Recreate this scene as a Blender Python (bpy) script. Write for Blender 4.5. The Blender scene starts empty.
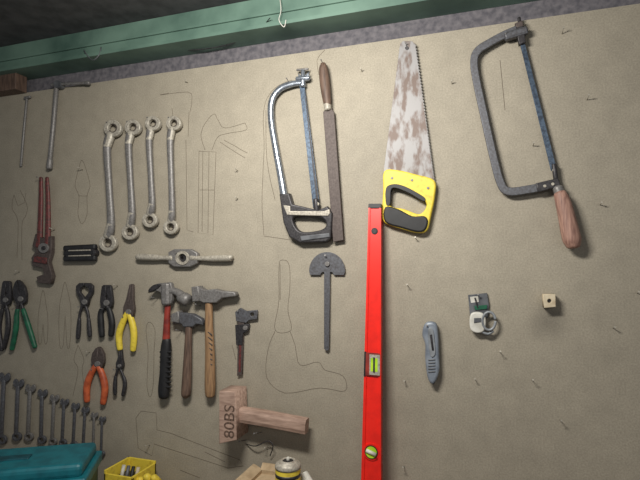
import bpy, bmesh, math, random
from mathutils import Vector, Matrix
random.seed(4)
sc=bpy.context.scene
sc.view_settings.view_transform='Standard'
# ---------------- camera -----------------
F=480.0; D=1.25; TH=math.radians(18); PH=math.radians(3)
C=Vector((0,-D,1.6))
fw=Vector((-math.sin(TH)*math.cos(PH),math.cos(TH)*math.cos(PH),math.sin(PH)))
rt=Vector((math.cos(TH),math.sin(TH),0)); up=rt.cross(fw)
cd=bpy.data.cameras.new('camera'); cd.sensor_width=36; cd.lens=27; cd.clip_start=0.02
cam=bpy.data.objects.new('camera',cd); sc.collection.objects.link(cam)
cam.location=C; cam.rotation_euler=(math.pi/2+PH,0,TH); sc.camera=cam
# measured photo position -> real point on the wall (standing d metres off the board)
def W(x,y,d=0.0):
    v=fw+rt*((x-320)/F)+up*((240-y)/F)
    t=(-d-C.y)/v.y
    return C+v*t
def S(x,y=240,d=0.0):
    v=fw+rt*((x-320)/F)+up*((240-y)/F)
    return (-d-C.y)/v.y/F
# ---------------- materials -----------------
def L(c):
    return tuple(((v/255)/12.92 if v/255<=0.04045 else ((v/255+0.055)/1.055)**2.4) for v in c)+(1,)
def mat(name,c,c2=None,rough=.5,metal=0,scale=40,lo=.4,hi=.65,bump=0,stretch=(1,1,1),detail=6):
    m=bpy.data.materials.new(name); m.use_nodes=True; n=m.node_tree.nodes; l=m.node_tree.links
    b=n['Principled BSDF']; b.inputs['Roughness'].default_value=rough; b.inputs['Metallic'].default_value=metal
    if c2 is None: c2=tuple(v*.8 for v in c)
    tc=n.new('ShaderNodeNewGeometry'); mp=n.new('ShaderNodeMapping'); mp.inputs['Scale'].default_value=stretch
    l.new(tc.outputs['Position'],mp.inputs['Vector'])
    no=n.new('ShaderNodeTexNoise'); no.inputs['Scale'].default_value=scale; no.inputs['Detail'].default_value=detail
    l.new(mp.outputs['Vector'],no.inputs['Vector'])
    r=n.new('ShaderNodeValToRGB'); r.color_ramp.elements[0].position=lo; r.color_ramp.elements[1].position=hi
    r.color_ramp.elements[0].color=L(c); r.color_ramp.elements[1].color=L(c2)
    l.new(no.outputs['Fac'],r.inputs['Fac']); l.new(r.outputs['Color'],b.inputs['Base Color'])
    if bump:
        bp=n.new('ShaderNodeBump'); bp.inputs['Strength'].default_value=bump; bp.inputs['Distance'].default_value=.002
        l.new(no.outputs['Fac'],bp.inputs['Height']); l.new(bp.outputs['Normal'],b.inputs['Normal'])
    return m
steel=mat('steel',(140,138,136),(104,100,98),.5,.35,220,.3,.72)
silver=mat('worn_plating',(188,182,168),(140,134,124),.5,.2,200,.35,.7)
chrome=mat('chrome',(172,180,190),(112,118,128),.28,.7,160,.3,.7)
dark=mat('dark_steel',(66,64,66),(44,42,44),.48,.35,200)
black=mat('black_rubber',(34,34,36),(22,22,24),.55)
greym=mat('grey_cast',(104,106,110),(76,78,82),.5,.2)
bluesteel=mat('blue_steel',(84,100,118),(56,66,80),.38,.4,150)
bsteel=mat('aged_frame_steel',(106,108,114),(80,78,80),.5,.35,180,.3,.7)
rust=mat('rusty_steel',(94,84,80),(70,60,57),.6,.25,180,.3,.7)
redp=mat('red_brown_paint',(112,54,52),(72,48,46),.5,.1,150,.4,.65)
redl=mat('red_level_paint',(240,38,24),(224,34,22),.38)
redh=mat('red_fibreglass',(150,54,42),(112,40,34),.5)
yellow=mat('yellow_plastic',(228,204,70),(196,170,58),.5,0,90,.5,.75)
orange=mat('orange_grip',(200,98,58),(152,68,42),.5)
green=mat('green_grip',(28,100,70),(18,74,54),.5)
glass=mat('vial_green',(190,225,60),(150,200,40),.15)
wood=mat('handle_wood',(164,130,94),(124,96,70),.6,0,60,.35,.65,.2,(4,4,.4))
woodd=mat('dark_handle_wood',(114,92,78),(76,60,52),.6,0,60,.35,.65,.2,(4,4,.4))
woodr=mat('pinkish_handle_wood',(176,138,122),(122,90,80),.6,0,50,.35,.68,.2,(4,4,.4))
woodm=mat('mallet_wood',(184,156,140),(146,120,106),.75,0,40,.35,.65,.2,(.6,3,3))
woodl=mat('pale_wood',(215,202,175),(185,168,140),.7)
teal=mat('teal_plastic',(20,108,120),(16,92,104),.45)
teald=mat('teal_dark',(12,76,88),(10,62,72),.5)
card=mat('cardboard',(186,164,132),(160,138,108),.85)
white=mat('white_plastic',(215,213,205),(185,182,172),.5)
lgrey=mat('light_grey_metal',(150,154,158),(116,120,124),.45,.25)
knifem=mat('knife_grey_blue',(140,148,158),(110,118,130),.45,.15)
pencil=mat('pencil_line',(96,87,74),(108,98,84),.8)
greenp=mat('green_beam_paint',(108,136,122),(70,96,86),.5,0,7,.35,.7)
sawm=mat('flaking_saw_blade',(104,88,80),(146,144,144),.55,.15,42,.40,.55,.1,(1.5,1,.6),12)
def boardmat():
    m=bpy.data.materials.new('painted_chipboard'); m.use_nodes=True; n=m.node_tree.nodes; l=m.node_tree.links
    b=n['Principled BSDF']; b.inputs['Roughness'].default_value=.68
    g=n.new('ShaderNodeNewGeometry')
    def noise(s,d,lo,hi,a,bb):
        no=n.new('ShaderNodeTexNoise'); no.inputs['Scale'].default_value=s; no.inputs['Detail'].default_value=d
        l.new(g.outputs['Position'],no.inputs['Vector'])
        mr=n.new('ShaderNodeMapRange'); mr.inputs['From Min'].default_value=lo; mr.inputs['From Max'].default_value=hi
        mr.inputs['To Min'].default_value=a; mr.inputs['To Max'].default_value=bb
        l.new(no.outputs['Fac'],mr.inputs['Value']); return mr,no
    a,na=noise(2.2,5,.3,.7,.88,1.1); c,nc=noise(260,4,.3,.7,.83,1.13); e,ne=noise(24,8,.3,.7,.92,1.06)
    m1=n.new('ShaderNodeMath'); m1.operation='MULTIPLY'; l.new(a.outputs[0],m1.inputs[0]); l.new(c.outputs[0],m1.inputs[1])
    m2=n.new('ShaderNodeMath'); m2.operation='MULTIPLY'; l.new(m1.outputs[0],m2.inputs[0]); l.new(e.outputs[0],m2.inputs[1])
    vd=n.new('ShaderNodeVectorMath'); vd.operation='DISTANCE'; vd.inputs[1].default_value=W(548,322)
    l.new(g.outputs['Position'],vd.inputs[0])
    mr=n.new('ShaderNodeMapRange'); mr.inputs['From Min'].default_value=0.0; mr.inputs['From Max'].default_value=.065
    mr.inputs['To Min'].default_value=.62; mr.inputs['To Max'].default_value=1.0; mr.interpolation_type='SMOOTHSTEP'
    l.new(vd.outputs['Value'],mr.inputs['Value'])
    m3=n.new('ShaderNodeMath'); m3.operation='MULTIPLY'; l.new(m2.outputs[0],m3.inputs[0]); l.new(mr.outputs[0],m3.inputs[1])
    vm=n.new('ShaderNodeVectorMath'); vm.operation='SCALE'; vm.inputs[0].default_value=L((158,150,134))[:3]
    l.new(m3.outputs[0],vm.inputs['Scale']); l.new(vm.outputs[0],b.inputs['Base Color'])
    bp=n.new('ShaderNodeBump'); bp.inputs['Strength'].default_value=.25; bp.inputs['Distance'].default_value=.001
    l.new(nc.outputs['Fac'],bp.inputs['Height']); l.new(bp.outputs['Normal'],b.inputs['Normal'])
    return m
board=boardmat()
concrete=mat('concrete_wall',(112,108,112),(82,80,86),.9,0,60,.35,.65,.5)
ceilm=mat('ceiling_concrete',(84,85,86),(64,65,66),.9,0,25,.35,.65,.3)
floorm=mat('floor_concrete',(100,98,94),(76,74,70),.85,0,14)
benchm=mat('bench_wood',(120,96,70),(86,66,48),.7,0,30,.35,.65,.2,(.5,4,4))
# ---------------- geometry helpers -----------------
parts=[]
def addmesh(me,m,smooth=False):
    o=bpy.data.objects.new('part',me); sc.collection.objects.link(o)
    me.materials.clear(); me.materials.append(m)
    if smooth:
        for p in me.polygons: p.use_smooth=True
    parts.append(o); return o
def done(name):
    global parts
    for o in bpy.context.selected_objects: o.select_set(False)
    for o in parts: o.select_set(True)
    bpy.context.view_layer.objects.active=parts[0]
    if len(parts)>1: bpy.ops.object.join()
    o=bpy.context.view_layer.objects.active
    o.name=name; o.data.name=name
    bb=[o.matrix_world@Vector(c) for c in o.bound_box]; ctr=sum(bb,Vector())/8
    o.data.transform(Matrix.Translation(-ctr)@o.matrix_world); o.matrix_world=Matrix.Translation(ctr)
    o.select_set(False); parts=[]; return o
def cr(p,n=5,closed=False):
    out=[];N=len(p)
    rng=range(N if closed else N-1)
    for i in rng:
        if closed: a,b,c,d=p[i-1],p[i],p[(i+1)%N],p[(i+2)%N]
        else: a,b,c,d=p[max(i-1,0)],p[i],p[i+1],p[min(i+2,N-1)]
        for k in range(n):
            t=k/n
            out.append(tuple(.5*((2*b[j])+(-a[j]+c[j])*t+(2*a[j]-5*b[j]+4*c[j]-d[j])*t*t+(-a[j]+3*b[j]-3*c[j]+d[j])*t**3) for j in range(len(b))))
    if not closed: out.append(tuple(p[-1]))
    return out
def poly(pts,d0,d1,m,bev=.0008,holes=(),smooth=0):
    """flat profile lying parallel to the board between d0 and d1, outline measured at its front face"""
    if smooth: pts=cr(pts,smooth,True)
    cu=bpy.data.curves.new('c','CURVE'); cu.dimensions='2D'; cu.fill_mode='BOTH'
    bev=min(bev,(d1-d0)/2*.95)
    cu.extrude=(d1-d0)/2-bev; cu.bevel_depth=bev; cu.bevel_resolution=2; cu.offset=-bev
    for lp in [pts]+list(holes):
        s=cu.splines.new('POLY'); s.points.add(len(lp)-1); s.use_cyclic_u=True
        for i,q in enumerate(lp):
            w=W(q[0],q[1],d1); s.points[i].co=(w.x,w.z,0,1)
    o=bpy.data.objects.new('t',cu); sc.collection.objects.link(o)
    dg=bpy.context.evaluated_depsgraph_get()
    me=bpy.data.meshes.new_from_object(o.evaluated_get(dg))
    bpy.data.objects.remove(o)
    me.transform(Matrix.Translation((0,-(d0+d1)/2,0))@Matrix.Rotation(math.pi/2,4,'X'))
    return addmesh(me,m)
def circ(x,y,r,n=24,ry=None,a0=0,a1=360):
    ry=ry or r
    return [(x+r*math.cos(math.radians(a0+(a1-a0)*i/n)),y+ry*math.sin(math.radians(a0+(a1-a0)*i/n))) for i in range(n)]
def disc(x,y,r,d0,d1,m,hole=0,bev=.0008):
    return poly(circ(x,y,r),d0,d1,m,bev,[circ(x,y,hole)] if hole else ())
def sweep3(P,R,m,flat=1.0,seg=14,sq=2.0,smooth=True):
    bm=bmesh.new(); rings=[]
    n=len(P)
    for i in range(n):
        t=(P[min(i+1,n-1)]-P[max(i-1,0)]).normalized()
        ref=Vector((0,1,0)) if abs(t.y)<.9 else Vector((1,0,0))
        n1=t.cross(ref).normalized(); n2=t.cross(n1).normalized()
        ring=[]
        for k in range(seg):
            a=2*math.pi*(k+.5)/seg; c,s=math.cos(a),math.sin(a)
            q=(abs(c)**sq+abs(s)**sq)**(-1/sq)
            ring.append(bm.verts.new(P[i]+n1*(R[i]*c*q)+n2*(R[i]*s*q*flat)))
        rings.append(ring)
    for i in range(n-1):
        for k in range(seg):
            bm.faces.new((rings[i][k],rings[i][(k+1)%seg],rings[i+1][(k+1)%seg],rings[i+1][k]))
    bm.faces.new(rings[0][::-1]); bm.faces.new(rings[-1])
    bmesh.ops.recalc_face_normals(bm,faces=bm.faces)
    me=bpy.data.meshes.new('m'); bm.to_mesh(me); bm.free()
    o=addmesh(me,m,smooth and sq<4)
    if smooth:
        for p in me.polygons:
            if len(p.vertices)>4: p.use_smooth=False
    return o
def tube(pts,m,r=None,d=.01,flat=1.0,sm=0,seg=14,sq=2.0,cap=True):
    q=[]
    for p in pts:
        p=list(p)
        if len(p)<3: p.append(r)
        if len(p)<4: p.append(d)
        q.append(tuple(p))
    if sm: q=cr(q,sm)
    if cap:
        def ext(a,b):
            L_=math.hypot(a[0]-b[0],a[1]-b[1]) or 1; u=((a[0]-b[0])/L_,(a[1]-b[1])/L_); r0=a[2]
            return [(a[0]+u[0]*r0*k,a[1]+u[1]*r0*k,r0*f,a[3]) for k,f in ((.2,.93),(.38,.75),(.5,.45))]
        q=ext(q[0],q[1])[::-1]+q+ext(q[-1],q[-2])
    P=[W(a,b,dd) for a,b,rr,dd in q]; R=[rr*S(a,b,dd) for a,b,rr,dd in q]
    return sweep3(P,R,m,flat,seg,sq)
def wbox(name,x0,x1,y0,y1,z0,z1,m):
    me=bpy.data.meshes.new(name); bm=bmesh.new(); bmesh.ops.create_cube(bm,size=1)
    for v in bm.verts:
        v.co=Vector(((x0+x1)/2+v.co.x*(x1-x0),(y0+y1)/2+v.co.y*(y1-y0),(z0+z1)/2+v.co.z*(z1-z0)))
    bm.to_mesh(me); bm.free(); return addmesh(me,m)
def obox(O,ax,ay,az,m,bev=0.0):
    bm=bmesh.new(); vs=[]
    for k in (0,1):
        for j in (0,1):
            for i in (0,1): vs.append(bm.verts.new(O+ax*i+ay*j+az*k))
    for f in ((0,1,3,2),(4,6,7,5),(0,4,5,1),(2,3,7,6),(0,2,6,4),(1,5,7,3)): bm.faces.new([vs[i] for i in f])
    bmesh.ops.recalc_face_normals(bm,faces=bm.faces)
    if bev: bmesh.ops.bevel(bm,geom=bm.edges[:],offset=bev,segments=3,affect='EDGES',profile=.5)
    me=bpy.data.meshes.new('b'); bm.to_mesh(me); bm.free(); return addmesh(me,m)
# ---------------- room -----------------
BZ=.87
ztop=W(320,50).z
XL,XR=-2.6,1.6
wbox('b',XL,XR,0,.018,BZ,ztop,board); done('tool_board')
wbox('w',XL,XR,.018,.2,0,2.45,concrete); done('wall_back')
zb0=W(320,18,.07).z; zb1=W(320,-16,.07).z
wbox('c',XL,XR,-3.2,.018,zb1,zb1+.12,ceilm); done('ceiling')
wbox('f',XL,XR,-3.2,.2,-.1,0,floorm); done('floor')
fl=.010
wbox('x',XL,XR,-.058,-.046,zb0+fl,zb1-.001,greenp)
wbox('x',XL,XR,-.070,.017,zb0,zb0+fl,greenp)
wbox('x',XL,XR,-.064,-.047,zb0+fl+.028,zb0+fl+.034,greenp)
done('steel_beam')
a=W(-6,98,.0); b=W(20,70,.03)
obox(Vector((a.x-.1,-.045,a.z)),Vector((b.x-a.x+.1,0,0)),Vector((0,.044,0)),Vector((0,0,b.z-a.z-.01)),woodd,.002); done('wooden_batten')
wbox('x',XL+.2,XR-.2,-.62,.0175,BZ-.04,BZ,benchm)
for bx in (XL+.25,-1.2,0.,XR-.32):
    wbox('x',bx,bx+.07,-.58,-.51,0.0,BZ-.04,benchm); wbox('x',bx,bx+.07,-.08,-.01,0.0,BZ-.04,benchm)
wbox('x',XL+.25,XR-.25,-.575,-.555,BZ-.14,BZ-.04,benchm)
done('workbench')
# ---------------- tools -----------------
def nail(x,y,l=.02,mt=steel,drop=0):
    p=W(x,y); r=.0010
    sweep3([p+Vector((0,-.0001,0)),p+Vector((0,-l,l*.25))],[r,r],mt,seg=8)
    q=p+Vector((0,-l,l*.25)); sweep3([q,q+Vector((0,-.001,.0002))],[.0022,.0022],mt,seg=10)
for x,y in [(188,83),(362,72),(238,171),(238,199),(452,84),(533,146),(562,34),(587,100),(532,380),(405,381),(408,286),(475,379),(613,328),(637,293),(416,239),(83,170),(55,230),(270,38),(500,352),(600,205),(20,272),(404,466),(560,420),(150,445),(268,447),(90,352),(118,286)]:
    nail(x,y,.014+random.random()*.008,silver)
done('nail_hooks')
tube([(27,98),(24,130),(21,166)],steel,1.2,.006); tube([(25,98),(30,97)],steel,1.4,.008); done('steel_rod')
tube([(57,82),(53,130),(50,160)],steel,2.3,.014); tube([(50,160),(49.5,168)],steel,2.9,.014)
tube([(52,85),(66,84),(88,83)],steel,1.4,.017); disc(57,84,3.8,.004,.023,greym); tube([(86,83),(89,83)],steel,2.0,.017)
done('t_bar_socket_wrench')
# pipe wrench
tube([(41,178,2),(41,200,2.6),(40,235,3.2),(39,246,4)],redp,d=.014,flat=.7,sm=4)
tube([(47,178,2),(48,200,2.6),(48,232,3),(47,250,3.5)],redp,d=.015,flat=.7,sm=4)
poly([(35,234),(42,238),(51,236),(51,252),(48,262),(52,276),(50,284),(38,283),(36,277),(44,274),(42,268),(33,266),(31,258),(36,250),(32,246)],.004,.020,rust,.002)
disc(43,248,5,.006,.025,steel); disc(43,248,2,.006,.028,dark)
poly([(34,256),(46,258),(46,264),(33,262)],.006,.024,redp,.002)
nail(43,180,.024); done('pipe_wrench')
# folding hex key set
tube([(66,248.5),(95,247)],black,2.9,.014,sq=4); tube([(66,253.5),(95,252.5)],black,2.6,.017,sq=4); tube([(66,258.5),(95,258)],black,2.9,.014,sq=4)
for yy in (250.8,256): tube([(69,yy),(91,yy-.6)],silver,.8,.022)
disc(68,253.5,3.4,.006,.024,dark); disc(92,252.6,3.4,.006,.024,dark)
done('folding_hex_key_set')
# ring spanners
def ring_spanner(t,s0,s1,b,r):
    disc(t[0],t[1],r,.008,.022,silver,r*.5,.003); disc(b[0],b[1],r,.008,.022,silver,r*.5,.003)
    disc(t[0],t[1],r*.60,.010,.018,rust,r*.42); disc(b[0],b[1],r*.60,.010,.018,rust,r*.42)
    w=r*.44
    q=[(t[0]-1,t[1]+r*.75,w*1.3,.014),(s0[0],s0[1],w*1.1,.020),((s0[0]+s1[0])/2,(s0[1]+s1[1])/2,w*.92,.023),(s1[0],s1[1],w*1.1,.020),(b[0]+1,b[1]-r*.75,w*1.3,.014)]
    tube(q,steel,flat=.75,sm=5)
    tube(q[:2],silver,flat=.78,sm=3); tube(q[3:],silver,flat=.78,sm=3)
    nail(t[0],t[1]-r*.2,.024)
    done('ring_spanner')
ring_spanner((112,128),(107,147),(111,224),(107,243),8.8)
ring_spanner((132,127),(128.5,144),(132,213),(129,232),8)
ring_spanner((152,123),(149,140),(152,204),(149,220),7.6)
ring_spanner((173,123),(170,140),(172,211),(170,227),7.4)
# die stock
tube([(137,257,2.2),(140,257,3.4),(155,257.5,3.2),(163,258,2.4),(172,258,3)],silver,d=.015,sm=3)
tube([(192,258,3),(202,258.5,2.4),(212,258.5,3.2),(230,258,3.4),(232,258,2.2)],silver,d=.015,sm=3)
poly([(168,252),(174,249),(190,249),(197,253),(197,263),(190,267),(174,267),(168,263)],.004,.020,steel,.003,[circ(182,258,5)])
disc(182,258,7,.005,.023,silver,4.2); disc(182,258,4.3,.003,.014,dark,1.6)
nail(181,255,.026); done('die_stock')
# hacksaw
tube([(302,83,2.6),(292,84,3.2),(280,89,3.4),(272,100,3.4),(271,118,3.4),(275,145,3.4),(281,178,3.6),(285,202,4)],chrome,d=.016,flat=.75,sm=6)
poly([(279,194),(289,193),(292,204),(318,210),(327,206),(332,213),(331,238),(326,242),(300,243),(289,237),(283,222)],.004,.026,dark,.004,[cr([(293,217),(308,216),(322,218),(326,225),(320,230),(304,232),(296,228)],4,True)])
poly([(283,205),(290,206),(290,211),(324,211),(329,209),(330,213),(328,216),(287,215)],.020,.029,silver,.002)
poly([(300,236),(329,233),(330,237),(301,241)],.020,.029,greym,.002)
poly([(299,82),(304,82),(320,207),(313,208)],.012,.014,bluesteel,.0004)
poly([(304,90),(306,100),(319,204),(320,207),(317,207)],.012,.0145,dark,.0004)
tube([(303,70,2),(303,86,3)],chrome,d=.016); tube([(297,79,2.5),(309,78,2.5)],chrome,d=.018); tube([(297,70,1.2),(308,69,1.2)],steel,d=.018)
poly([(298,73),(303,77),(309,71),(308,80),(298,81)],.012,.022,chrome,.002)
tube([(316,200,3),(317,212,3.2)],dark,d=.016); disc(317,204,2,.01,.022,silver)
nail(290,84,.026); done('hacksaw')
# file
tube([(323,64,2.6),(323.5,69,4.6),(325,84,5.2),(327,100,4.4),(328,107,3.2)],woodd,d=.019,sm=4,flat=.9)
tube([(327.5,104),(328,109)],silver,3.8,.018)
poly([(323,112),(326,108),(331,108),(334,112),(343.5,240),(333,242)],.009,.018,rust,.001)
nail(324,66,.026); done('wood_file')
# handsaw
poly([(400,44),(403,41),(412,41),(415,44),(434,182),(383,176)],.010,.0125,sawm,.0003)
P=[]
for i in range(46):
    t=i/45.; x=415+19*t; y=44+138*t; P.append((x,y)); 
    if i<45: P.append((x+1.6,y+1.9))
poly(P+[(432,182),(413,46)],.0105,.0120,steel,.0002)
poly(cr([(384,171),(398,170),(415,174),(434,180),(435,194),(431,215),(427,230),(418,233),(402,229),(385,223),(382,212),(383,190)],4,True),.004,.022,yellow,.004,[cr([(389,190),(396,186),(410,191),(424,200),(426,207),(419,214),(404,209),(389,205)],5,True)])
poly(cr([(385,207),(398,209),(412,216),(424,216),(428,221),(425,230),(417,232),(402,228),(385,222)],4,True),.006,.026,black,.004)
poly(cr([(386,188),(394,184),(404,186),(416,192),(425,198),(423,201),(409,193),(396,188),(391,190),(390,204),(386,204)],4,True),.006,.0235,black,.001)
for x,y in ((392,178),(412,180),(428,188)): disc(x,y,1.3,.01,.0235,steel)
disc(407,48,2,.01,.0132,dark); nail(407,49,.024); done('hand_saw')
# bow hacksaw
fr=cr([(522,27),(507,33),(490,42),(478,50),(474,60),(476,78),(484,115),(493,155),(500,181),(508,191),(530,189),(560,183)],5)
def strip(pts,w):
    Lp=[];Rp=[]
    for i in range(len(pts)):
        a=pts[max(i-1,0)];b=pts[min(i+1,len(pts)-1)]; dx,dy=b[0]-a[0],b[1]-a[1]; q=math.hypot(dx,dy)
        ww=w[0]+(w[1]-w[0])*i/(len(pts)-1)
        Lp.append((pts[i][0]-dy/q*ww,pts[i][1]+dx/q*ww)); Rp.append((pts[i][0]+dy/q*ww,pts[i][1]-dx/q*ww))
    return Lp+Rp[::-1]
poly(strip(fr,(3.6,4.2)),.012,.022,bsteel,.0018)
poly([(519,40),(524,40),(557,170),(551,171)],.014,.0158,bluesteel,.0003)
poly([(516,27),(523,25),(526,42),(519,44)],.009,.026,dark,.002)
tube([(519,18),(520,28)],dark,1.6,.018); poly([(515,23),(522,20),(524,26),(517,28)],.010,.026,rust,.002)
tube([(506,37),(526,31)],bsteel,4,.020,sq=4)
poly([(536,183),(558,178),(561,186),(538,192)],.008,.027,dark,.002)
tube([(554,165),(556,180)],dark,2.4,.018); disc(554,170,1.6,.01,.022,silver)
disc(545,186,1.6,.02,.029,silver); disc(553,184,1.6,.02,.029,silver)
tube([(558,188),(560,195)],steel,5,.022)
tube([(560,194,6),(563,202,7.2),(567,218,8),(570,232,8.6),(572,240,8.6),(573,245,7)],woodr,d=.026,sm=4)
nail(505,42,.03); done('bow_hacksaw')
# spirit level leaning on the wall
tp=[W(368.5,205,.035),W(381,205,.035)]
bl=W(361,480,.075); br=W(381,480,.075)
def extend(a,b):
    t=(BZ-a.z)/(b.z-a.z); return a+(b-a)*t
bL=extend(tp[0],bl); bR=extend(tp[1],br); bL.z=bR.z=BZ
def levpt(u,t):
    return (tp[0]*(1-u)+tp[1]*u)*(1-t)+(bL*(1-u)+bR*u)*t
def levbox(u0,u1,t0,t1,off0,off1,m,bev=0):
    bm=bmesh.new(); nv=Vector((0,-1,0)); vs=[]
    for off in (off0,off1):
        for (u,t) in ((u0,t0),(u1,t0),(u1,t1),(u0,t1)): vs.append(bm.verts.new(levpt(u,t)+nv*off))
    for f in ((0,1,2,3),(4,7,6,5),(0,4,5,1),(1,5,6,2),(2,6,7,3),(3,7,4,0)): bm.faces.new([vs[i] for i in f])
    bmesh.ops.recalc_face_normals(bm,faces=bm.faces)
    if bev: bmesh.ops.bevel(bm,geom=bm.edges[:],offset=bev,segments=2,affect='EDGES')
    me=bpy.data.meshes.new('l'); bm.to_mesh(me); bm.free(); addmesh(me,m)
def tof(py):
    lo,hi=0,1
    for _ in range(30):
        mid=(lo+hi)/2; p=levpt(.5,mid); v=p-C; yy=240-F*v.dot(up)/v.dot(fw)
        if yy<py: lo=mid
        else: hi=mid
    return lo
levbox(0,1,0,1,-.020,-.003,redl,.001)
levbox(0,.16,0,1,-.022,0,redl,.0008); levbox(.84,1,0,1,-.022,0,redl,.0008)
levbox(-.01,1.01,-.004,tof(208),-.023,.001,black,.001)
def levdisc(py,ru,m,off0,off1,hole=0):
    c=levpt(.5,tof(py)); 
    bm=bmesh.new(); N=24; r=ru
    o1=[bm.verts.new(c+Vector((r*math.cos(2*math.pi*i/N),-off1,r*math.sin(2*math.pi*i/N)))) for i in range(N)]
    o0=[bm.verts.new(c+Vector((r*math.cos(2*math.pi*i/N),-off0,r*math.sin(2*math.pi*i/N)))) for i in range(N)]
    for i in range(N): bm.faces.new((o0[i],o0[(i+1)%N],o1[(i+1)%N],o1[i]))
    bm.faces.new(o1); bm.faces.new(o0[::-1])
    bmesh.ops.recalc_face_normals(bm,faces=bm.faces)
    me=bpy.data.meshes.new('l'); bm.to_mesh(me); bm.free(); addmesh(me,m)
levdisc(231,.0085,black,-.01,-.001); levdisc(231,.006,dark,-.01,0)
levbox(.05,.95,tof(353),tof(376),-.02,.002,redh,.001)
levbox(.30,.95,tof(354),tof(375),-.02,.003,silver,.001)
levbox(.36,.86,tof(357),tof(372),-.02,.0035,glass,.002); levbox(.0,.12,tof(352),tof(377),-.02,.003,black,.001)
levbox(.55,.66,tof(357),tof(372),-.02,.004,dark,0)
levdisc(452,.020,redl,-.01,.001); levdisc(452,.0165,black,-.01,.002); levdisc(452,.014,glass,-.01,.003)
c=levpt(.5,tof(452)); sweep3([c+Vector((-.012,-.004,.004)),c+Vector((.012,-.004,-.004))],[.0045,.0045],white)
done('spirit_level')
# protractor
arc=circ(327,271,18,20,19,180,360)+[(345,271)]
poly(arc+[(344,275),(334,275),(332,272),(322,272),(320,275),(310,275)],.006,.009,bsteel,.0005)
poly([(324,268),(330,268),(329,349),(327,351),(324,349)],.008,.0115,bsteel,.0005)
disc(327,264,2.4,.006,.014,steel); nail(327,257,.018); done('protractor')
# pliers
def pliers(name,tip,piv,Lh,Rh,jaw,grip,jw=6,kind='needle',r=3,gs=.25,d=.014):
    ax=(tip[0]-piv[0],tip[1]-piv[1]); q=math.hypot(*ax); ux,uy=ax[0]/q,ax[1]/q; nx,ny=-uy,ux
    def pt(a,b): return (piv[0]+ux*a*q+nx*b*jw,piv[1]+uy*a*q+ny*b*jw)
    for s in (-1,1):
        if kind=='needle': pr=[(-.25,.2),(-.15,.9),(.15,1),(.45,.62),(.97,.32),(1,.06),(.4,.06),(0,-.3)]
        elif kind=='combi': pr=[(-.3,.2),(-.2,.9),(.1,1.05),(.4,.95),(.92,.75),(1,.5),(1,.07),(.45,.07),(.35,.2),(.2,.07),(0,-.3)]
        elif kind=='pincer': pr=[(-.3,.1),(-.15,.6),(.2,.9),(.55,1.5),(.85,1.5),(1,.9),(1,.08),(.85,.12),(.72,.8),(.5,.8),(.3,.25),(0,-.3)]
        elif kind=='cutter': pr=[(-.3,.2),(-.2,.9),(.2,1.2),(.6,1.05),(.9,.5),(1,.08),(.3,.06),(0,-.3)]
        poly([pt(a,b*s) for a,b in pr],d-.006,d+(.004 if s>0 else .0035),jaw,.0012)
    disc(piv[0],piv[1],jw*.5,d-.006,d+.007,steel,0,.001)
    for H,s in ((Lh,-1),(Rh,1)):
        path=cr([(piv[0],piv[1])]+H,6)
        tube(path,jaw,r*.62,d)
        k=int(len(path)*gs); tube([(p[0],p[1],r*(.85+.25*math.sin(3.0*i/len(path[k:])))) for i,p in enumerate(path[k:])],grip,d=d,flat=.85)
    nail(piv[0],piv[1]+jw*1.1,.024)
    done(name)
pliers('slip_joint_pliers',(6,281),(5,300),[(1,315),(-1,330),(2,350)],[(8,315),(8,330),(4,348)],dark,dark,5,'combi',2.4)
pliers('wire_cutters',(17,280),(20,299),[(17,312),(16,328),(12,349)],[(24,312),(29,328),(35,347)],dark,green,5.5,'cutter',2.6,.3)
pliers('carpenter_pincers',(84,283),(84,302),[(80,313),(79,325),(78,338)],[(88,313),(89,325),(90,336)],dark,dark,5.5,'pincer',2.2,.5)
pliers('combination_pliers',(106,285),(106,303),[(101,312),(101,323),(102,336)],[(110,312),(112,323),(111,335)],dark,black,6,'combi',3)
pliers('long_nose_pliers',(131,284),(128,312),[(123,322),(119,335),(120,349)],[(132,322),(134,335),(133,350)],rust,yellow,5.5,'needle',3.2,.1)
pliers('side_cutting_pliers',(98,347),(97,364),[(91,374),(87,386),(87,401)],[(102,374),(105,388),(103,403)],rust,orange,5.5,'cutter',3.3,.15)
pliers('small_pliers',(120,350),(119,366),[(116,375),(115,384),(115,394)],[(123,375),(125,384),(123,395)],dark,dark,3.6,'needle',2,.4)
# claw hammer
tube([(168,300,2.8),(167,320,3.4),(166,344,4.2)],redh,d=.022,sm=3,flat=.8)
tube([(166.5,340,4.6),(166,350,5.8),(165,370,5.4),(164,388,6.2),(164,396,5.6)],black,d=.022,sm=3,flat=.8)
for i in range(8): tube([(160.5,352+i*5),(170.5,352+i*5)],black,1.2,.029)
tube([(166,291,4.5,.024),(174,291,3.6,.024),(180,294,4.2,.024),(182,297,6,.024),(187,300,6.4,.024)],steel,sm=3)
poly(cr([(171,284),(164,283),(156,284),(149,290),(148,293),(156,291),(162,295),(164,303),(171,303)],4,True),.016,.032,steel,.003)
poly(cr([(160,284),(153,285),(148,290),(150,292),(158,288)],4,True),.028,.036,dark,.002)
tube([(167,285),(167.5,303)],steel,5,.024,sq=4)
nail(158,299,.03); done('claw_hammer')
tube([(189,324,3.6),(188,350,4.2),(187,375,5),(186,393,5.2),(186,396,4.2)],woodd,d=.02,flat=.75,sm=3)
poly([(170,316),(176,312),(184,313),(192,314),(201,319),(203,325),(196,324),(193,327),(183,327),(181,324),(173,323)],.010,.030,bsteel,.003)
poly([(171,314),(178,311),(179,323),(171,322)],.008,.034,steel,.003)
nail(182,331,.03); done('joiner_hammer')
tube([(209,298,3.8),(209,325,4.4),(210,355,5.2),(210,385,5.8),(210,395,5)],wood,d=.022,flat=.75,sm=3)
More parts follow.
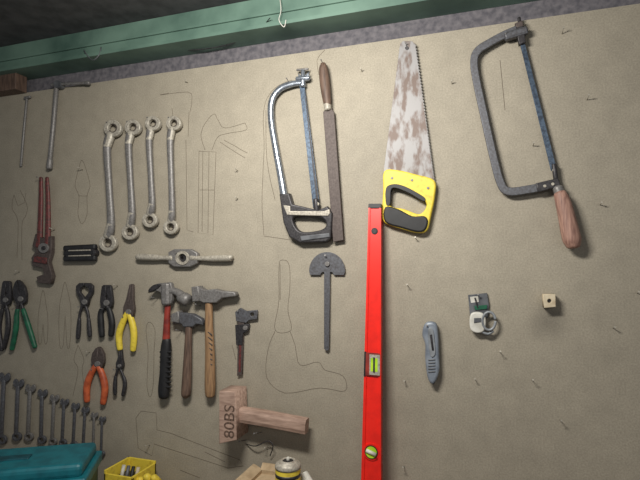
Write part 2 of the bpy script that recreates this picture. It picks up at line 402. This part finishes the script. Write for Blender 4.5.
poly([(191,289),(199,287),(204,290),(214,289),(222,291),(234,292),(236,296),(222,298),(216,303),(203,303),(199,301),(192,300)],.010,.034,steel,.003)
poly([(191,287),(198,286),(199,301),(192,302)],.008,.037,steel,.003)
for i,y in enumerate(range(332,366,5)): tube([(208.0,y),(212,y+3)],dark,.6,.0305)
nail(201,306,.03); done('engineer_hammer')
# vernier caliper
poly([(238,316),(244,315),(242,375),(237,376)],.006,.011,rust,.0008)
poly([(239,335),(241.5,335),(240.5,372),(238.5,372)],.008,.012,redp,.0004)
poly([(235,312),(240,308),(246,311),(257,310),(257,319),(249,320),(246,323),(236,321)],.005,.013,bsteel,.001,[circ(252,314.5,2)])
poly([(235,325),(249,324),(248,331),(243,333),(242,345),(236,345)],.005,.014,dark,.001)
disc(245,328,2.4,.01,.018,steel); nail(241,312,.02); done('vernier_caliper')
# wooden mallet
poly([(219,391),(235,392),(237,440),(219,444)],.006,.075,woodm,.002)
tube([(240,414,7,.042),(265,418,7.2,.042),(307,426,7.2,.042)],woodm,sq=6,flat=.8,cap=False)
tu=bpy.data.curves.new('t','FONT'); tu.body='80BS'; tu.size=.044; tu.extrude=.0004
to=bpy.data.objects.new('t',tu); sc.collection.objects.link(to); dg=bpy.context.evaluated_depsgraph_get()
me=bpy.data.meshes.new_from_object(to.evaluated_get(dg)); bpy.data.objects.remove(to)
p=W(234,439,.0755)
me.transform(Matrix.Translation(p)@Matrix.Rotation(math.pi/2,4,'X')@Matrix.Rotation(math.pi/2,4,'Z')); addmesh(me,woodd)
nail(246,440,.04); nail(262,432,.05); done('wooden_mallet')
tube([(246,444,.5,.002),(256,446,.5,.02),(268,441,.5,.02),(273,446,.5,.02),(270,456,.5,.01)],dark,sm=5); done('wire_hook')
# spanner row
def combo(x0,y0,x1,y1,r,m):
    dx,dy=x1-x0,y1-y0; q=math.hypot(dx,dy); ux,uy=dx/q,dy/q; a=math.degrees(math.atan2(uy,ux))
    o=[]; a0=math.radians(a+180)
    for i in range(17):
        t=a0+math.radians(40)+math.radians(280)*i/16; o.append((x0+r*math.cos(t),y0+r*math.sin(t)))
    for k,rr in ((-28,.55),(180,.25),(28,.55)):
        t=a0+math.radians(k); o.append((x0+r*rr*math.cos(t),y0+r*rr*math.sin(t)))
    poly(o,.006,.012,m,.001)
    disc(x1,y1,r*.85,.005,.013,m,r*.45,.001)
    tube([(x0+ux*r*.7,y0+uy*r*.7),(x1-ux*r*.6,y1-uy*r*.6)],m,r*.42,.010,flat=.7)
    nail(x0,y0+r*.2,.016); done('combination_spanner')
for x0,y0,x1,y1,r in [(4,377,1,440,5.6),(18,383,16,437,5.2),(30,388,28,437,5),(42,393,41,440,4.8),(54,398,52,442,4.5),(64,402,62,443,4.2),(75,406,73,445,4),(85,410,83,447,3.8),(94,415,93,452,3.4),(102,419,101,454,3.2)]:
    combo(x0,y0,x1,y1,r,steel if random.random()<.4 else bsteel)
# utility knife
poly(cr([(424,325),(429,322),(436,324),(438,335),(439,358),(439,372),(434,384),(428,380),(425,360),(425,345),(422,335)],4,True),.004,.026,knifem,.006)
poly(cr([(428,330),(433,330),(435,345),(435,355),(430,355)],3,True),.02,.029,lgrey,.001)
poly([(430,376),(437,376),(434,385),(430,380)],.012,.024,dark,.001); tube([(431,335),(433,350)],dark,1.2,.028)
for i in range(5): tube([(428.5,360+i*3),(435,359.5+i*3)],greym,.7,.0265)
nail(428,327,.03); done('utility_knife')
# padlock and tag
poly([(468,295),(487,293),(489,304),(488,318),(470,317)],.002,.008,greym,.001)
poly([(470,297),(478,296),(479,302),(471,303)],.006,.0095,white,.0005); poly([(474,306),(487,305),(487,309),(475,310)],.006,.012,green,.0008)
poly(cr([(471,314),(482,313),(486,320),(484,331),(476,333),(470,328)],4,True),.004,.022,white,.003)
poly([(474,318),(481,318),(481,322),(474,323)],.015,.024,greym,.001)
tube(cr(circ(489,321,6.5,12,9),3,True),lgrey,1.4,.020,cap=False); tube([(480,331),(488,334),(493,331)],lgrey,1.4,.016,sm=3)
tube([(475,298),(478,308)],dark,.8,.011); nail(478,296,.02); done('padlock')
poly([(543,294.5),(555.5,294),(556,307),(544,308)],.002,.028,woodl,.0015,[circ(549.5,301,2)]); disc(549.5,301,2.4,.004,.022,dark); done('wooden_block')
# ---------------- pencil outlines -----------------
def line(pts,sm=0,closed=False,w=.38):
    if sm: pts=cr(pts,sm,closed)
    if closed: pts=list(pts)+[pts[0]]
    P=[W(a+random.uniform(-.15,.15),b+random.uniform(-.15,.15),.0002) for a,b in pts]
    sweep3(P,[w*.0026]*len(P),pencil,flat=.15,seg=4,smooth=False)
line([(199,151),(198,233),(213,235),(216,152)],closed=True); line([(203,152),(202,232)]); line([(209,152),(208,233)]); line([(200,190),(214,190)])
line([(205,150),(201,135),(206,122),(214,114),(218,120),(225,128),(245,123)],4); line([(212,150),(217,138),(225,134),(246,130),(245,123)],4); line([(245,158),(232,150),(220,142)],3); line([(247,153),(235,146),(224,140)],3)
line([(186,140),(187,230),(193,232)]); line([(169,93),(160,95),(188,92),(192,100),(190,112)],3); line([(189,112),(188,137)])
line([(264,235),(262,200),(264,150),(264,108),(275,88),(292,80)],5); line([(275,200),(267,160),(266,110)],4); line([(264,236),(290,240)])
line([(279,265),(284,260),(289,265),(290,285),(288,310),(291,330),(275,330),(279,300)],5,True); line([(280,264),(280,300)]); line([(275,331),(268,350),(267,378),(285,393),(320,388),(345,391),(343,376),(325,370),(318,362),(300,365),(295,345),(290,331)],4)
line([(136,418),(141,411),(156,413),(157,430),(170,433),(240,460),(243,466),(228,468),(154,444),(152,456),(138,448)],closed=True); line([(205,452),(225,462)])
for cx,y0,y1,w in ((65,282,345,6),(43,290,342,5)):
    line([(cx,y0),(cx+w*.6,y0+14),(cx+w,y0+30),(cx+w*.8,y1),(cx+w*.3,y1),(cx,y0+34),(cx-w*.3,y1),(cx-w*.9,y1),(cx-w,y0+30),(cx-w*.6,y0+14)],3,True)
line([(82,160),(88,176),(90,186),(87,196),(87,214),(82,224),(78,214),(79,196),(75,186),(78,172)],4,True); line([(78,196),(88,196)])
line([(20,190),(27,205),(26,215),(22,225),(22,260)],4); line([(14,195),(12,208),(18,222),(17,258)],4); line([(14,195),(18,206),(24,203),(26,193)])
line([(149,322),(155,330),(154,352),(153,385),(150,397),(147,385),(148,352),(146,330)],4,True)
line([(78,345),(84,360),(82,370),(86,398)],4); line([(78,345),(74,360),(78,370),(73,396)],4)
line([(172,108),(173,118)]);line([(325,50),(317,60),(319,75)],3);line([(232,345),(236,360)]);line([(500,60),(505,110)]);line([(180,470),(200,478)])
done('pencil_outlines')
# ---------------- bench-top things -----------------
A=W(86,466,.30)
lx=Vector((-.86,-.51,0)); bk=Vector((-.51,.86,0))
H=A.z-BZ
O=Vector((A.x,A.y,BZ))
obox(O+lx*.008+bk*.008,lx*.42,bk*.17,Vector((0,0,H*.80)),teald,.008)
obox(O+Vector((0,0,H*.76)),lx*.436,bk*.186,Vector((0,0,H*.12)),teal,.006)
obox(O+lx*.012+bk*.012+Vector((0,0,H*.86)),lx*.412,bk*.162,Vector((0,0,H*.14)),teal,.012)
obox(O+lx*.15+bk*.075+Vector((0,0,H*.985)),lx*.14,bk*.03,Vector((0,0,.007)),teald,.003)
obox(O+lx*.08-bk*.004+Vector((0,0,H*.70)),lx*.03,bk*.02,Vector((0,0,.04)),black,.003)
obox(O+lx*.31-bk*.004+Vector((0,0,H*.70)),lx*.03,bk*.02,Vector((0,0,.04)),black,.003)
done('toolbox')
# yellow open crate
A=W(104,470,.13); B=W(133,476,.13); w=B.x-A.x; h=A.z-BZ
X=Vector((w,0,0)); Y=Vector((0,.10,0)); Z=Vector((0,0,h)); O=Vector((A.x,-.13,BZ))
t=.006
obox(O,X,Vector((0,t,0)),Z*.94,yellow,.001); obox(O+Y,X,Vector((0,-t,0)),Z,yellow,.001)
obox(O,Vector((t,0,0)),Y,Z,yellow,.001); obox(O+X,Vector((-t,0,0)),Y,Z*.96,yellow,.001); obox(O,X,Y,Vector((0,0,t)),yellow)
obox(O+Vector((t,t,0)),X*.8,Y*.8,Z*.8,dark,.004)
for i in range(4): sweep3([O+Vector((w*(.2+.17*i),.04,h*.6)),O+Vector((w*(.22+.17*i),.055,h*.97))],[.005,.005],[white,greym,black,woodl][i])
done('storage_crate')
# yellow work gloves beside it
zt=W(152,474,.10).z; xc=W(152,474,.10).x
for i,(dx,dz) in enumerate([(-.03,-.012),(-.010,.0),(.012,.0),(.034,-.014)]):
    sweep3([Vector((xc+dx*.8,-.09,BZ+.002)),Vector((xc+dx*.9,-.085,(BZ+zt)/2)),Vector((xc+dx,-.095,zt-.022+dz)),Vector((xc+dx*1.1,-.11,zt-.004+dz)),Vector((xc+dx*1.15,-.115,zt+dz))],[.016,.018,.014,.010,.004],yellow)
done('work_gloves')
# cardboard box with open flaps
A=W(243,486,.20); B=W(275,486,.20); zt=A.z; w=B.x-A.x
O=Vector((A.x,-.20,BZ)); X=Vector((w,0,0)); Y=Vector((0,.10,0)); Z=Vector((0,0,zt-BZ)); t=.004
obox(O,X,Vector((0,t,0)),Z,card); obox(O+Y,X,Vector((0,-t,0)),Z,card); obox(O,Vector((t,0,0)),Y,Z,card); obox(O+X,Vector((-t,0,0)),Y,Z,card); obox(O,X,Y,Vector((0,0,t)),card)
obox(O+Y+Z,X*.9,Vector((0,-t,0)),Vector((0,.012,.012)),card); obox(O+Z,Vector((t,0,0)),Y,Vector((-.022,0,.010)),card)
obox(O+Z-Vector((0,0,.012)),X,Y,Vector((0,0,.003)),card)
done('cardboard_box')
# spray can
A=W(288,461,.22); r=12.6*S(288,461,.22); hh=A.z-BZ
def lathe(c,prof,m,seg=32):
    bm=bmesh.new(); rings=[]
    for rr,z in prof: rings.append([bm.verts.new(c+Vector((max(rr,.0001)*math.cos(2*math.pi*i/seg),max(rr,.0001)*math.sin(2*math.pi*i/seg),z))) for i in range(seg)])
    for a,b in zip(rings,rings[1:]):
        for i in range(seg): bm.faces.new((a[i],a[(i+1)%seg],b[(i+1)%seg],b[i]))
    bm.faces.new(rings[0][::-1]); bm.faces.new(rings[-1]); bmesh.ops.recalc_face_normals(bm,faces=bm.faces)
    me=bpy.data.meshes.new('l'); bm.to_mesh(me); bm.free(); o=addmesh(me,m,True); return o
c=Vector((A.x,A.y,BZ))
lathe(c,[(r*.96,0),(r,.004),(r,hh-.012),(r*.99,hh-.010)],yellow)
lathe(c,[(r*1.03,hh-.014),(r*1.04,hh-.010),(r*1.0,hh-.006),(r*.92,hh-.003),(r*.6,hh+.001),(r*.56,hh+.003),(r*.5,hh+.003),(r*.48,hh-.001),(r*.2,hh-.001)],silver)
lathe(c,[(r*.47,hh-.001),(r*.40,hh+.0015),(r*.1,hh+.0015)],black)
lathe(c,[(r*.14,hh-.001),(r*.14,hh+.008),(r*.1,hh+.009)],white)
lathe(c,[(r*1.005,hh-.032),(r*1.005,hh-.024)],dark)
done('spray_can')
A=W(303,475,.17); B=W(318,481,.19); e=B+(B-A)*1.2
sweep3([A,A+Vector((.09,-.05,-.075)),Vector((A.x+.2,A.y-.12,BZ+.016))],[.013,.013,.013],white,seg=20)
done('plastic_pipe')
# strings / cable at the beam
tube([(279,-8,.4,.071),(281,10,.4,.071),(279,20,.4,.072),(284,27,.4,.072),(286,20,.4,.072)],white,sm=5); done('hanging_string')
tube([(84,50,.5,.064),(87,55,.5,.071),(93,60,.5,.072),(99,55,.5,.071),(101,47,.5,.064)],greym,sm=5); done('hook_wire')
tube([(150,44,.5,.02),(190,50,.5,.012),(230,44,.5,.012),(258,30,.5,.03),(270,18,.5,.075)],dark,sm=6); done('loose_cable')
# ---------------- light -----------------
def area(name,loc,tgt,e,sx,sy,col):
    l=bpy.data.lights.new(name,'AREA'); l.shape='RECTANGLE'; l.size=sx; l.size_y=sy; l.energy=e; l.color=col
    o=bpy.data.objects.new(name,l); sc.collection.objects.link(o); o.location=loc
    o.rotation_euler=(Vector(tgt)-Vector(loc)).to_track_quat('-Z','Y').to_euler(); return o
area('ceiling_lamp',(-.40,-.80,2.16),(-.34,0,1.60),14,.36,.12,(1,.965,.90))
area('ceiling_lamp',(.9,-2.4,2.2),(-.3,0,1.3),5,.9,.3,(1,.97,.93))
w=bpy.data.worlds.new('world'); sc.world=w; w.use_nodes=True
w.node_tree.nodes['Background'].inputs[0].default_value=(.92,.96,1,1); w.node_tree.nodes['Background'].inputs[1].default_value=.2
